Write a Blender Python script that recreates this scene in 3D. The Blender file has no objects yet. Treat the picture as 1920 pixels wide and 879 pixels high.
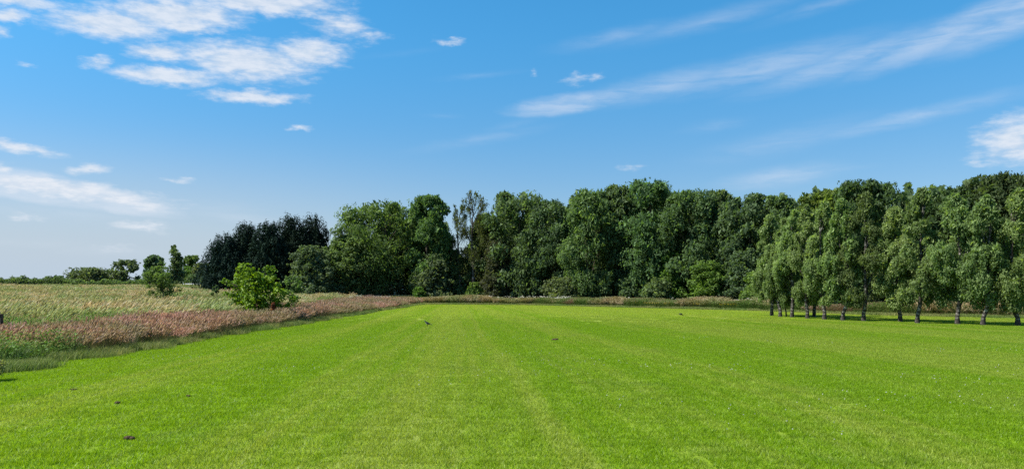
import bpy, math, random
import numpy as np
from mathutils import Vector

# ------------------------------------------------------------------ camera, sun, sky, exposure
F = 1420.0                    # focal length in photograph pixels (1920 wide)
HZ = 543.0                    # horizon row
EYE = 2.0                     # camera height
scene = bpy.context.scene
COL = scene.collection
cam_d = bpy.data.cameras.new('camera')
cam = bpy.data.objects.new('camera', cam_d)
COL.objects.link(cam)
cam.location = (0, 0, EYE)
cam.rotation_euler = (math.pi/2, 0, 0)
cam_d.sensor_width = 36
cam_d.lens = 36*F/1920
cam_d.shift_y = (HZ-439.5)/1920
cam_d.clip_end = 9000
scene.camera = cam

SUN_AZ, SUN_EL = math.radians(-98), math.radians(52)      # azimuth clockwise from +Y
sd = Vector((math.sin(SUN_AZ)*math.cos(SUN_EL), math.cos(SUN_AZ)*math.cos(SUN_EL), math.sin(SUN_EL)))
sun_d = bpy.data.lights.new('sun', 'SUN')
sun_d.energy = 5.0
sun_d.angle = math.radians(0.53)
sun_d.color = (1.0, 0.95, 0.86)
sun = bpy.data.objects.new('sun', sun_d)
COL.objects.link(sun)
sun.rotation_euler = sd.to_track_quat('Z', 'Y').to_euler()
sun.location = (-40, 20, 60)

scene.view_settings.view_transform = 'Standard'
scene.view_settings.look = 'None'
scene.view_settings.exposure = 0.95
scene.view_settings.gamma = 1.0
scene.render.engine = 'CYCLES'
scene.cycles.max_bounces = 8
scene.cycles.diffuse_bounces = 3
scene.cycles.transmission_bounces = 4
scene.cycles.use_denoising = False

class NB:
    """tiny node builder"""
    def __init__(s, tree):
        s.t = tree; s.n = tree.nodes; s.l = tree.links
    def node(s, kind, **kw):
        n = s.n.new(kind)
        for k, v in kw.items(): setattr(n, k, v)
        return n
    def put(s, sock, v):
        if isinstance(v, bpy.types.NodeSocket): s.l.new(v, sock)
        elif v is not None: sock.default_value = v
    def math(s, op, a, b=None, c=None, clamp=False):
        n = s.node('ShaderNodeMath', operation=op, use_clamp=clamp)
        for i, v in enumerate((a, b, c)): s.put(n.inputs[i], v)
        return n.outputs[0]
    def vmath(s, op, a, b=None, out=0):
        n = s.node('ShaderNodeVectorMath', operation=op)
        s.put(n.inputs[0], a)
        if b is not None: s.put(n.inputs[1], b)
        return n.outputs[out]
    def comb(s, x=0.0, y=0.0, z=0.0):
        n = s.node('ShaderNodeCombineXYZ')
        for i, v in enumerate((x, y, z)): s.put(n.inputs[i], v)
        return n.outputs[0]
    def sep(s, v):
        n = s.node('ShaderNodeSeparateXYZ'); s.put(n.inputs[0], v)
        return n.outputs
    def noise(s, vec, scale, detail=4.0, rough=0.55, dist=0.0):
        n = s.node('ShaderNodeTexNoise')
        s.put(n.inputs['Vector'], vec); n.inputs['Scale'].default_value = scale
        n.inputs['Detail'].default_value = detail; n.inputs['Roughness'].default_value = rough
        n.inputs['Distortion'].default_value = dist
        return n.outputs['Fac']
    def smooth(s, v, a, b, lo=0.0, hi=1.0):
        n = s.node('ShaderNodeMapRange', interpolation_type='SMOOTHSTEP')
        s.put(n.inputs[0], v)
        for i, x in zip((1, 2, 3, 4), (a, b, lo, hi)): n.inputs[i].default_value = x
        return n.outputs[0]
    def mix(s, f, a, b, blend='MIX'):
        n = s.node('ShaderNodeMix', data_type='RGBA', blend_type=blend)
        s.put(n.inputs[0], f)
        for k, v in ((6, a), (7, b)):
            s.put(n.inputs[k], (*v, 1.0) if isinstance(v, tuple) and len(v) == 3 else v)
        return n.outputs[2]

world = bpy.data.worlds.new('World')
scene.world = world
world.use_nodes = True
wt = world.node_tree
for n in list(wt.nodes): wt.nodes.remove(n)
W = NB(wt)
sky = W.node('ShaderNodeTexSky', sky_type='NISHITA')
sky.sun_disc = False
sky.sun_elevation = SUN_EL
sky.sun_rotation = SUN_AZ
sky.altitude = 60
sky.air_density = 1.0
sky.dust_density = 0.55
sky.ozone_density = 2.2
SKY_S = 0.071
tc = W.node('ShaderNodeTexCoord')
dx, dy, dz = W.sep(W.vmath('NORMALIZE', tc.outputs['Generated']))
az = W.math('MULTIPLY', W.math('ARCTAN2', dx, dy), 57.29578)
el = W.math('MULTIPLY', W.math('ARCSINE', dz), 57.29578)
ae = W.comb(az, el, 0.0)
def sky_at(px, py):
    a = math.atan((px-960)/F)
    return math.degrees(a), math.degrees(math.atan((HZ-py)/F*math.cos(a)))
# coordinates jittered by noise, so every cloud has a torn outline
w1 = W.noise(W.vmath('MULTIPLY', ae, (0.55, 1.2, 1.0)), 1.0, 5, 0.62)
w2 = W.noise(W.vmath('MULTIPLY', W.vmath('ADD', ae, (31.0, 17.0, 3.0)), (0.55, 1.2, 1.0)), 1.0, 5, 0.62)
warp = W.comb(W.math('MULTIPLY', W.math('SUBTRACT', w1, 0.5), 2.2), W.math('MULTIPLY', W.math('SUBTRACT', w2, 0.5), 1.2), 0.0)
aw = W.vmath('ADD', ae, warp)
aw_soft = W.vmath('ADD', ae, W.vmath('MULTIPLY', warp, (0.8, 0.35, 0.0)))
def field(vec, items):
    """max over soft ellipses given in photograph pixels: (px, py, half w, half h, tilt, strength)"""
    acc = None
    for px, py, hw, hh, tilt, st in items:
        a, e = sky_at(px, py)
        m = W.node('ShaderNodeMapping', vector_type='TEXTURE')
        W.put(m.inputs['Vector'], vec)
        m.inputs['Location'].default_value = (a, e, 0)
        m.inputs['Rotation'].default_value = (0, 0, math.radians(tilt))
        k = math.degrees(1/F)
        m.inputs['Scale'].default_value = (hw*k, hh*k, 1)
        d = W.vmath('LENGTH', m.outputs[0], out=1)
        v = W.math('MULTIPLY_ADD', d, -st, st)
        acc = v if acc is None else W.math('MAXIMUM', acc, v)
    return acc
puffs = [
    (100, 352, 215, 20, -5, .95), (235, 375, 90, 15, -9, .85),
    (205, 45, 125, 30, 3, 1), (330, 28, 150, 36, 5, 1), (490, 4, 180, 26, 2, 1), (350, 50, 70, 14, 0, 1), (640, 48, 75, 30, -8, .6), (690, 66, 45, 14, 0, .45),
    (310, 143, 105, 20, 1, 1), (460, 116, 150, 44, 0, 1), (580, 100, 90, 34, 3, .9), (300, 98, 70, 17, 4, .9), (476, 182, 108, 15, 2, .9),
    (843, 78, 36, 9, 0, .55), (184, 118, 30, 11, 6, .6), (30, 2, 90, 15, 3, .8), (10, 28, 42, 14, 5, .8), (0, 60, 18, 14, 0, .5),
    (28, 274, 85, 13, -9, .75), (160, 316, 38, 12, 8, .55), (0, 312, 22, 12, 0, .5), (45, 408, 34, 11, 0, .55), (268, 424, 52, 14, -3, .65), (210, 462, 40, 9, 0, .3),
    (560, 241, 26, 7, 0, .5), (48, 120, 18, 6, 0, .4), (328, 338, 34, 6, 0, .4), (1905, 262, 68, 52, 8, .85), (1830, 299, 24, 13, 0, .5),
    (1183, 315, 34, 9, 0, .45), (1002, 135, 12, 7, 0, .3), (1080, 150, 34, 11, 8, .4), (1115, 145, 20, 8, 8, .35),
]
streaks = [
    (60, 350, 210, 30, -7, 2.6), (190, 371, 150, 24, -10, 2.6), (1060, 196, 140, 24, 6, 1.5), (1130, 185, 90, 22, 5, 1.0),
    (1250, 160, 230, 34, 9, .75), (1430, 128, 300, 40, 8, .75), (1600, 112, 260, 34, 12, .8), (1790, 58, 230, 34, 17, 1.1), (1930, 18, 200, 42, 17, 1.2),
    (1150, 70, 170, 22, 9, .5), (1330, 40, 280, 26, 9, .5), (1560, 5, 200, 18, 10, .4), (1460, 332, 150, 26, 6, .75), (1560, 320, 90, 12, 4, .4),
    (1700, 222, 260, 20, 8, .65), (1480, 262, 240, 34, 9, .45), (1340, 236, 90, 18, 5, .35), (900, 262, 190, 18, 10, .4), (960, 235, 90, 14, 14, .3), (450, 408, 130, 18, -6, .5), (400, 390, 120, 20, 0, .35), (1230, 490, 300, 25, 0, .2),
    (900, 142, 120, 9, 6, .3), (760, 100, 120, 10, 8, .22), (830, 218, 60, 8, 0, .25), (120, 400, 260, 22, -3, .4), (60, 455, 160, 14, 0, .35), (200, 470, 120, 14, 0, .4),
]
fp = field(aw, puffs)
fine = W.noise(W.vmath('MULTIPLY', ae, (0.55, 1.7, 1.0)), 1.3, 7, 0.6)
dp = W.math('ADD', fp, W.math('MULTIPLY', W.math('SUBTRACT', fine, 0.5), 0.85))
dp = W.smooth(dp, -0.03, 0.78)
fs = field(aw_soft, streaks)
rot = W.node('ShaderNodeMapping'); W.put(rot.inputs['Vector'], aw_soft)
rot.inputs['Rotation'].default_value = (0, 0, math.radians(-9)); rot.inputs['Scale'].default_value = (0.16, 1.1, 1)
fib = W.noise(rot.outputs[0], 1.3, 7, 0.6, 0.4)
ds = W.math('MULTIPLY', W.smooth(fs, 0.0, 1.0), W.smooth(fib, 0.22, 0.68, 0.25, 1.0))
# the same kinds of cloud carry on round the rest of the sky
gn = W.noise(W.vmath('MULTIPLY', ae, (0.05, 0.14, 1.0)), 1.0, 7, 0.6, 0.3)
outside = W.math('MAXIMUM', W.smooth(W.math('ABSOLUTE', az), 42, 60), W.smooth(el, 24, 40))
dg = W.math('MULTIPLY', W.smooth(gn, 0.52, 0.72), outside)
puffc = W.math('MAXIMUM', dp, dg)
# pale low haze, stronger towards the sun (left)
hz_v = W.math('POWER', W.math('SUBTRACT', 1.0, W.smooth(el, -1.0, 13.0)), 1.25)
hz_h = W.smooth(az, 6.0, -28.0, 0.0, 1.0)
haze = W.math('MULTIPLY', hz_v, W.math('MULTIPLY_ADD', hz_h, 1.0, 0.12), clamp=True)
hsv = W.node('ShaderNodeHueSaturation')
hsv.inputs['Hue'].default_value = 0.493
hsv.inputs['Saturation'].default_value = 1.22
hsv.inputs['Value'].default_value = 1.0
W.put(hsv.inputs['Color'], sky.outputs[0])
SKYTINT = W.mix(W.smooth(el, 3.0, 22.0), (0.76, 0.80, 0.93), (0.57, 1.18, 1.33))      # low sky to high sky
skyc = W.mix(1.0, hsv.outputs[0], SKYTINT, 'MULTIPLY')
HZC = (3.75, 4.5, 5.3)
CLC = (6.2, 6.4, 6.8)
c1 = W.mix(haze, skyc, HZC)
c2 = W.mix(W.math('MULTIPLY', ds, 0.50, clamp=True), c1, (5.6, 6.0, 6.7))
shade = W.mix(W.smooth(fine, 0.35, 0.65), (4.9, 5.5, 6.3), CLC)
c3 = W.mix(W.math('MULTIPLY', puffc, 0.84, clamp=True), c2, shade)
bg = W.node('ShaderNodeBackground')
W.put(bg.inputs['Color'], c3)
bg.inputs['Strength'].default_value = SKY_S
wo = W.node('ShaderNodeOutputWorld')
wt.links.new(bg.outputs[0], wo.inputs[0])

# ------------------------------------------------------------------ helpers
def X(px, D): return (px-960)/F*D
def depth(py): return F*EYE/(py-HZ)

def smoothstep(a, b, v):
    t = np.clip((np.asarray(v, float)-a)/(b-a), 0, 1)
    return t*t*(3-2*t)
def ground_z(x, y):
    """flat lawn; the meadow rises gently away to the left"""
    x = np.asarray(x, float); y = np.asarray(y, float)
    return 1.25*smoothstep(14, 60, -x)*smoothstep(28, 110, y) + 0.35*smoothstep(100, 135, y)*smoothstep(14, 22, -x)

def setp(o, label=None, cat=None, group=None, kind=None):
    if label: o['label'] = label
    if cat: o['category'] = cat
    if group: o['group'] = group
    if kind: o['kind'] = kind
    return o
def link(o, parent=None):
    COL.objects.link(o)
    if parent is not None: o.parent = parent
    return o
def empty(name, loc, rz=0.0):
    o = bpy.data.objects.new(name, None)
    o.empty_display_size = 0.3
    o.location = loc; o.rotation_euler = (0, 0, rz)
    return link(o)

def mesh_np(name, verts, faces, mat, col=None, smooth=False, attrs=None):
    """faces: list of (k, n) index arrays, n corners each; col: per-face rgb"""
    me = bpy.data.meshes.new(name)
    verts = np.asarray(verts, np.float32)
    me.vertices.add(len(verts)); me.vertices.foreach_set('co', verts.ravel())
    if not isinstance(faces, list): faces = [faces]
    faces = [np.asarray(f, np.int32) for f in faces if len(f)]
    if faces:
        idx = np.concatenate([f.ravel() for f in faces])
        tot = np.concatenate([np.full(len(f), f.shape[1], np.int32) for f in faces])
        start = np.concatenate([[0], np.cumsum(tot)[:-1]]).astype(np.int32)
        me.loops.add(len(idx)); me.loops.foreach_set('vertex_index', idx)
        me.polygons.add(len(tot)); me.polygons.foreach_set('loop_start', start)
        me.update(calc_edges=True)
        if smooth: me.polygons.foreach_set('use_smooth', np.ones(len(tot), bool))
        if col is not None:
            a = me.attributes.new('Col', 'FLOAT_COLOR', 'FACE')
            c = np.ones((len(tot), 4), np.float32); c[:, :3] = np.clip(col, 0, 1)
            a.data.foreach_set('color', c.ravel())
    if mat: me.materials.append(mat)
    return me
def mobj(name, me, parent=None): return link(bpy.data.objects.new(name, me), parent)

def unit(v): return v/np.maximum(np.linalg.norm(v, axis=-1, keepdims=True), 1e-9)
def leaf_quads(c, nrm, size, aspect, rng, axis=None, fold=0.18):
    """diamond leaves at c with normal nrm; axis = preferred long direction"""
    n = len(c)
    nrm = unit(nrm)
    a = rng.normal(size=(n, 3)) if axis is None else axis + rng.normal(size=(n, 3))*0.35
    a = unit(a - (a*nrm).sum(1, keepdims=True)*nrm)
    b = np.cross(nrm, a)
    s = np.asarray(size).reshape(-1, 1)*np.ones((n, 1))
    v = np.empty((n, 4, 3))
    v[:, 0] = c - a*s*0.5
    v[:, 1] = c + b*s*0.5*aspect + nrm*s*fold
    v[:, 2] = c + a*s*0.5
    v[:, 3] = c - b*s*0.5*aspect + nrm*s*fold
    f = np.arange(n*4, dtype=np.int32).reshape(n, 4)
    return v.reshape(-1, 3), f

class Tubes:
    def __init__(s): s.v = []; s.f = []; s.n = 0
    def add(s, pts, rad, k=7, rng=None, rough=0.0):
        pts = np.asarray(pts, float); m = len(pts)
        tan = unit(np.gradient(pts, axis=0))
        ref = np.array([1.0, 0.05, 0.0])
        u = unit(np.cross(tan, ref)); w = np.cross(tan, u)
        th = np.linspace(0, 2*math.pi, k, endpoint=False)
        rad = np.asarray(rad, float).reshape(-1, 1, 1)
        R = rad*(1 + (rng.normal(size=(m, k, 1))*rough if rng is not None else 0))
        ring = pts[:, None, :] + R*(np.cos(th)[None, :, None]*u[:, None, :] + np.sin(th)[None, :, None]*w[:, None, :])
        s.v.append(ring.reshape(-1, 3))
        for i in range(m-1):
            a = s.n+i*k+np.arange(k); b = s.n+i*k+(np.arange(k)+1) % k
            s.f.append(np.stack([a, b, b+k, a+k], 1))
        s.n += m*k
    def mesh(s, name, mat): return mesh_np(name, np.concatenate(s.v), [np.concatenate(s.f)], mat, smooth=True)

# ------------------------------------------------------------------ materials
def new_mat(name):
    m = bpy.data.materials.new(name); m.use_nodes = True
    t = m.node_tree
    for n in list(t.nodes): t.nodes.remove(n)
    return m, NB(t)
def out_surf(B, sh):
    o = B.node('ShaderNodeOutputMaterial'); B.l.new(sh, o.inputs['Surface']); return o
def principled(B, color, rough=0.7, spec=0.3):
    p = B.node('ShaderNodeBsdfPrincipled')
    B.put(p.inputs['Base Color'], (*color, 1) if isinstance(color, tuple) and len(color) == 3 else color)
    B.put(p.inputs['Roughness'], rough); B.put(p.inputs['Specular IOR Level'], spec)
    return p
def leafy(name, color_fn, trans=0.35, rough=0.5, spec=0.3, tcol=(1.25, 1.35, 0.55)):
    m, B = new_mat(name)
    c = color_fn(B)
    p = principled(B, c, rough, spec)
    tr = B.node('ShaderNodeBsdfTranslucent')
    B.put(tr.inputs[0], B.mix(1.0, c, tcol, 'MULTIPLY'))
    mx = B.node('ShaderNodeMixShader'); mx.inputs[0].default_value = trans
    B.l.new(p.outputs[0], mx.inputs[1]); B.l.new(tr.outputs[0], mx.inputs[2])
    out_surf(B, mx.outputs[0])
    return m
def col_attr(B):
    a = B.node('ShaderNodeAttribute'); a.attribute_name = 'Col'; return a.outputs['Color']
def wpos(B): return B.node('ShaderNodeNewGeometry').outputs['Position']

M_leaf = leafy('leaf', lambda B: col_attr(B), 0.45, 0.6, 0.14)
M_needle = leafy('needle', lambda B: col_attr(B), 0.10, 0.8, 0.04)
M_young = leafy('young_leaf', lambda B: col_attr(B), 0.38, 0.5, 0.22, (1.3, 1.3, 0.35))

def lawn_color(B):
    p = wpos(B); x, y, z = B.sep(p)
    den = B.math('MAXIMUM', B.math('MULTIPLY_ADD', y, -0.0055, 1.0), 0.35)
    s = B.math('DIVIDE', B.math('ADD', x, 12.7), den)
    wob = B.math('MULTIPLY', B.math('SUBTRACT', B.noise(p, 0.12, 2), 0.5), 0.9)
    s = B.math('ADD', s, wob)
    sv = B.comb(s, B.math('MULTIPLY', y, 0.02), 0.0)
    broad = B.noise(sv, 0.30, 2, 0.5)                     # mower passes: light off leaning blades, put in as colour
    lines = B.noise(sv, 1.6, 3, 0.6)
    cross = B.noise(B.vmath('MULTIPLY', p, (0.07, 0.42, 0.0)), 1.0, 4, 0.6)
    blot = B.noise(p, 0.35, 5, 0.62)
    tiny = B.noise(p, 22.0, 3, 0.75)
    strip = B.math('MULTIPLY', B.smooth(s, 8.2, 9.6), B.smooth(s, 15.4, 13.6))
    right = B.smooth(s, 25.0, 26.2)
    k = B.math('ADD', B.smooth(broad, 0.38, 0.62, 0, 0.8), B.math('ADD', B.smooth(lines, 0.38, 0.62, 0.0, 0.62), B.math('MULTIPLY', cross, 0.35)))
    k = B.math('ADD', k, B.math('MULTIPLY', B.math('SUBTRACT', blot, 0.5), 1.1))
    k = B.math('ADD', k, B.math('MULTIPLY', strip, 0.50))
    k = B.math('ADD', k, B.math('MULTIPLY', right, 0.45))
    k = B.math('ADD', k, B.smooth(y, 30.0, 80.0, 0.0, 0.6))       # paler towards the far end: grazing-angle sheen put into the colour
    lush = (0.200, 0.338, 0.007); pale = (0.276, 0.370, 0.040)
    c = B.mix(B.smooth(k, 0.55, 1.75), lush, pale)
    c = B.mix(B.smooth(blot, 0.54, 0.78, 0, 0.35), c, (0.09, 0.20, 0.035))      # clover
    dry = B.noise(B.vmath('ADD', p, (40.0, 9.0, 0.0)), 0.55, 5, 0.65)
    c = B.mix(B.smooth(dry, 0.54, 0.80, 0, 0.38), c, (0.29, 0.33, 0.085))
    c = B.mix(B.smooth(tiny, 0.34, 0.66, 0.0, 1.0), B.mix(1.0, c, (0.62, 0.68, 0.6), 'MULTIPLY'), B.mix(1.0, c, (1.36, 1.28, 1.5), 'MULTIPLY'))
    return c
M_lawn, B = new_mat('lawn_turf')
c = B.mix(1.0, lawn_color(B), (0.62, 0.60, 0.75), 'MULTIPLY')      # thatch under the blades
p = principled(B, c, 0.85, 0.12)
bmp = B.node('ShaderNodeBump'); bmp.inputs['Strength'].default_value = 0.9; bmp.inputs['Distance'].default_value = 0.03
B.put(bmp.inputs['Height'], B.noise(wpos(B), 14.0, 6, 0.75)); B.l.new(bmp.outputs[0], p.inputs['Normal'])
out_surf(B, p.outputs[0])
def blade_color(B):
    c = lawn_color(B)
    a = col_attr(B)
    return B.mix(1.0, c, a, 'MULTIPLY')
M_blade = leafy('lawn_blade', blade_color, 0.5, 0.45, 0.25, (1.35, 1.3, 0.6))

def tall_color(B):
    p = wpos(B)
    n = B.noise(p, 0.22, 4, 0.6)
    a = col_attr(B)
    return B.mix(1.0, a, B.mix(B.smooth(n, 0.35, 0.65), (0.70, 0.92, 0.66), (1.12, 1.03, 1.08)), 'MULTIPLY')
M_tall = leafy('tall_grass', tall_color, 0.35, 0.6, 0.2, (1.15, 1.15, 0.75))

M_field, B = new_mat('field_soil')
pp = wpos(B)
c = B.mix(B.smooth(B.noise(pp, 0.05, 5), 0.35, 0.65), (0.055, 0.085, 0.022), (0.10, 0.115, 0.04))
out_surf(B, principled(B, c, 0.95, 0.05).outputs[0])
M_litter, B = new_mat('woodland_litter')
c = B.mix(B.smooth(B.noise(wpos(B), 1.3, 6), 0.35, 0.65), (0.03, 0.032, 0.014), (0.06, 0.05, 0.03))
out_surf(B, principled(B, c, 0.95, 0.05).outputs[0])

def bark(name, a, b, sx=7.0, sz=1.5, lo=0.42, hi=0.58):
    m, B = new_mat(name)
    oc = B.node('ShaderNodeTexCoord').outputs['Object']
    v = B.vmath('MULTIPLY', oc, (sx, sx, sz))
    n = B.noise(v, 1.0, 6, 0.65)
    c = B.mix(B.smooth(n, lo, hi), a, b)
    p = principled(B, c, 0.85, 0.15)
    bm = B.node('ShaderNodeBump'); bm.inputs['Strength'].default_value = 0.6; bm.inputs['Distance'].default_value = 0.03
    B.put(bm.inputs['Height'], n); B.l.new(bm.outputs[0], p.inputs['Normal'])
    out_surf(B, p.outputs[0])
    return m
M_bark = bark('bark_brown', (0.035, 0.028, 0.02), (0.11, 0.09, 0.065))
M_birch = bark('bark_birch', (0.04, 0.035, 0.03), (0.30, 0.28, 0.25), 3.0, 6.0, 0.52, 0.64)
M_post = bark('weathered_wood', (0.03, 0.026, 0.02), (0.07, 0.06, 0.048), 20, 2)

def plain(name, a, b, scale, rough=0.6, spec=0.3):
    m, B = new_mat(name)
    oc = B.node('ShaderNodeTexCoord').outputs['Object']
    c = B.mix(B.smooth(B.noise(oc, scale, 4), 0.3, 0.7), a, b)
    out_surf(B, principled(B, c, rough, spec).outputs[0]); return m
M_feather = plain('black_feather', (0.008, 0.008, 0.012), (0.022, 0.022, 0.03), 30, 0.45)
M_white_feather = plain('white_feather', (0.55, 0.55, 0.53), (0.7, 0.7, 0.68), 30)
M_beak = plain('beak_horn', (0.012, 0.011, 0.01), (0.03, 0.028, 0.025), 40, 0.35)
M_soil = plain('crumbly_soil', (0.022, 0.014, 0.009), (0.10, 0.07, 0.045), 60, 0.95, 0.1)
M_paint = plain('goal_paint', (0.62, 0.63, 0.64), (0.75, 0.75, 0.75), 2, 0.5)

# ------------------------------------------------------------------ the setting: ground sheets
EDGE_X = -12.7
far_edge = [(-14.4, 105.0), (2.8, 98.0), (14.1, 83.5), (24.0, 71.0), (28.3, 59.5), (35.6, 53.6), (46.0, 47.0), (75.0, 30.0)]
def far_y(x): return np.interp(x, [q[0] for q in far_edge], [q[1] for q in far_edge])
def grid_sheet(name, xs, ys, mat, dz):
    gx, gy = np.meshgrid(xs, ys)
    z = ground_z(gx, gy)+dz
    v = np.stack([gx, gy, z], -1).reshape(-1, 3)
    nx = len(xs); i, j = np.meshgrid(np.arange(nx-1), np.arange(len(ys)-1))
    a = (j*nx+i).ravel()
    return mobj(name, mesh_np(name, v, np.stack([a, a+1, a+nx+1, a+nx], 1), mat, smooth=True))
xs = np.unique(np.concatenate([np.linspace(-4000, -200, 14), np.linspace(-200, 200, 81), np.linspace(200, 4000, 14)]))
ys = np.unique(np.concatenate([np.linspace(-300, -20, 5), np.linspace(-20, 260, 71), np.linspace(260, 6000, 20)]))
setp(grid_sheet('field', xs, ys, M_field, -0.008), kind='structure')
def edge_x(y): return EDGE_X + 0.35*np.sin(np.asarray(y)*0.55)*np.sin(np.asarray(y)*0.23+1) + 0.18*np.sin(np.asarray(y)*1.7)
# mown lawn: between the meadow edge and the far verge
lx = np.concatenate([[EDGE_X-1.0], np.linspace(-12, 90, 103)])
cols = []
T = np.linspace(0, 1, 40)
gx = np.repeat(lx[None], 40, 0); gy = -12 + T[:, None]*(np.maximum(far_y(lx), 20)[None]+12)
v = np.stack([gx+0.0*gy, gy, np.full_like(gx, 0.0)], -1).reshape(-1, 3)
nx = len(lx); i, j = np.meshgrid(np.arange(nx-1), np.arange(39)); a = (j*nx+i).ravel()
setp(mobj('lawn', mesh_np('lawn', v, np.stack([a, a+1, a+nx+1, a+nx], 1), M_lawn)), kind='structure')
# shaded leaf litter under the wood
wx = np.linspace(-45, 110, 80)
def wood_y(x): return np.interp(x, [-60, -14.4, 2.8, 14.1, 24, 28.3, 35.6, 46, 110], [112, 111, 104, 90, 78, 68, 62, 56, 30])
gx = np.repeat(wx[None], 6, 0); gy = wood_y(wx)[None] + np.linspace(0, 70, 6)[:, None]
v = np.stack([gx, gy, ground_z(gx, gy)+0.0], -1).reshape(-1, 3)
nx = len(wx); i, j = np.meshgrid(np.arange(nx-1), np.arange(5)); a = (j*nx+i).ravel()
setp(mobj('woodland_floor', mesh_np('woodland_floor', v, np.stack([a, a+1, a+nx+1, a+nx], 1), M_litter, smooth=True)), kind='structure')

# ------------------------------------------------------------------ scattered stuff (geometry nodes)
def scatter_group():
    g = bpy.data.node_groups.new('scatter_patches', 'GeometryNodeTree')
    g.interface.new_socket('Geometry', in_out='INPUT', socket_type='NodeSocketGeometry')
    g.interface.new_socket('Geometry', in_out='OUTPUT', socket_type='NodeSocketGeometry')
    N = g.nodes.new; L = g.links.new
    gi = N('NodeGroupInput'); go = N('NodeGroupOutput')
    def attr(name, dt):
        n = N('GeometryNodeInputNamedAttribute'); n.data_type = dt; n.inputs['Name'].default_value = name
        return n.outputs['Attribute']
    sepg = N('GeometryNodeSeparateGeometry'); sepg.domain = 'POINT'
    L(gi.outputs[0], sepg.inputs['Geometry']); L(attr('is_patch', 'BOOLEAN'), sepg.inputs['Selection'])
    spl = N('GeometryNodeSplitToInstances'); spl.domain = 'FACE'
    L(sepg.outputs[0], spl.inputs['Geometry']); L(attr('patch_id', 'INT'), spl.inputs['Group ID'])
    iop = N('GeometryNodeInstanceOnPoints')
    L(sepg.outputs[1], iop.inputs['Points']); L(spl.outputs['Instances'], iop.inputs['Instance'])
    iop.inputs['Pick Instance'].default_value = True
    L(attr('pick', 'INT'), iop.inputs['Instance Index'])
    e2r = N('FunctionNodeEulerToRotation'); L(attr('rot', 'FLOAT_VECTOR'), e2r.inputs[0])
    L(e2r.outputs[0], iop.inputs['Rotation']); L(attr('scl', 'FLOAT_VECTOR'), iop.inputs['Scale'])
    L(iop.outputs[0], go.inputs[0])
    return g
SCAT = scatter_group()
def scatter(name, patches, pts, rot, scl, pick, mat, label=None):
    """patches: list of (verts, faces(list), col) built at the origin"""
    V = []; FA = []; CO = []; PID = []; off = 0
    for k, (v, f, col) in enumerate(patches):
        V.append(v)
        FA.append(f+off); CO.append(col); PID.append(np.full(len(f), k, np.int32)); off += len(v)
    npv = off
    V.append(pts)
    me = mesh_np(name, np.concatenate(V), [np.concatenate(FA)], mat, np.concatenate(CO))
    n = npv+len(pts)
    isp = np.zeros(n, bool); isp[:npv] = True
    a = me.attributes.new('is_patch', 'BOOLEAN', 'POINT'); a.data.foreach_set('value', isp)
    a = me.attributes.new('patch_id', 'INT', 'FACE'); a.data.foreach_set('value', np.concatenate(PID))
    a = me.attributes.new('pick', 'INT', 'POINT'); pk = np.zeros(n, np.int32); pk[npv:] = pick; a.data.foreach_set('value', pk)
    for nm, arr in (('rot', rot), ('scl', scl)):
        a = me.attributes.new(nm, 'FLOAT_VECTOR', 'POINT'); z = np.zeros((n, 3), np.float32); z[npv:] = arr; a.data.foreach_set('vector', z.ravel())
    o = mobj(name, me)
    md = o.modifiers.new('scatter', 'NODES'); md.node_group = SCAT
    setp(o, label=label, kind='stuff')
    return o

def blades(rng, n, size, h0, h1, w, lean, col_a, col_b, seg=2, bias=(0, 0), tus=0):
    """n curved grass blades over a size x size patch -> quads (tip quad collapsed to a sliver)"""
    base = np.zeros((n, 3)); base[:, :2] = (rng.random((n, 2))-0.5)*size
    h = rng.uniform(h0, h1, n)[:, None]
    if tus:                                               # gathered in tussocks of unequal height
        tc = (rng.random((tus, 2))-0.5)*size; k = rng.integers(0, tus, n)
        base[:, :2] = tc[k]+rng.normal(0, size*0.055, (n, 2)); h *= rng.uniform(0.72, 1.15, tus)[k][:, None]
    th = rng.uniform(0, 2*math.pi, n); d = np.stack([np.cos(th), np.sin(th), 0*th], 1)*lean*rng.uniform(0.3, 1.3, (n, 1))
    d[:, 0] += bias[0]; d[:, 1] += bias[1]
    if tus: d[:, :2] += rng.normal(0, lean*0.8, (tus, 2))[k]
    ph = rng.uniform(0, 2*math.pi, n); side = np.stack([np.cos(ph), np.sin(ph), 0*ph], 1)*w*0.5*rng.uniform(0.7, 1.3, (n, 1))
    V = []
    for k in range(seg+1):
        t = k/seg
        c = base + d*h*t*t + np.array([0, 0, 1.0])*h*t*(1-0.12*t)
        ww = side*(1-t)**0.7 if k < seg else side*0.06
        V.append(c-ww); V.append(c+ww)
    V = np.stack(V, 1)                                     # n, 2(seg+1), 3
    q = np.array([[2*k, 2*k+1, 2*k+3, 2*k+2] for k in range(seg)])
    f = (np.arange(n)[:, None, None]*(2*(seg+1)) + q[None]).reshape(-1, 4)
    mixf = rng.random((n, 1))
    col = np.repeat(np.array(col_a)[None]*(1-mixf)+np.array(col_b)[None]*mixf, seg, 0)
    tips = base + d*h + np.array([0, 0, 1.0])*h*0.88
    return V.reshape(-1, 3), f.astype(np.int32), col, tips, d
def join(parts):
    V = []; Fc = []; C = []; off = 0
    for v, f, c in parts:
        V.append(v); Fc.append(f+off); C.append(c); off += len(v)
    return np.concatenate(V), np.concatenate(Fc), np.concatenate(C)
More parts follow.
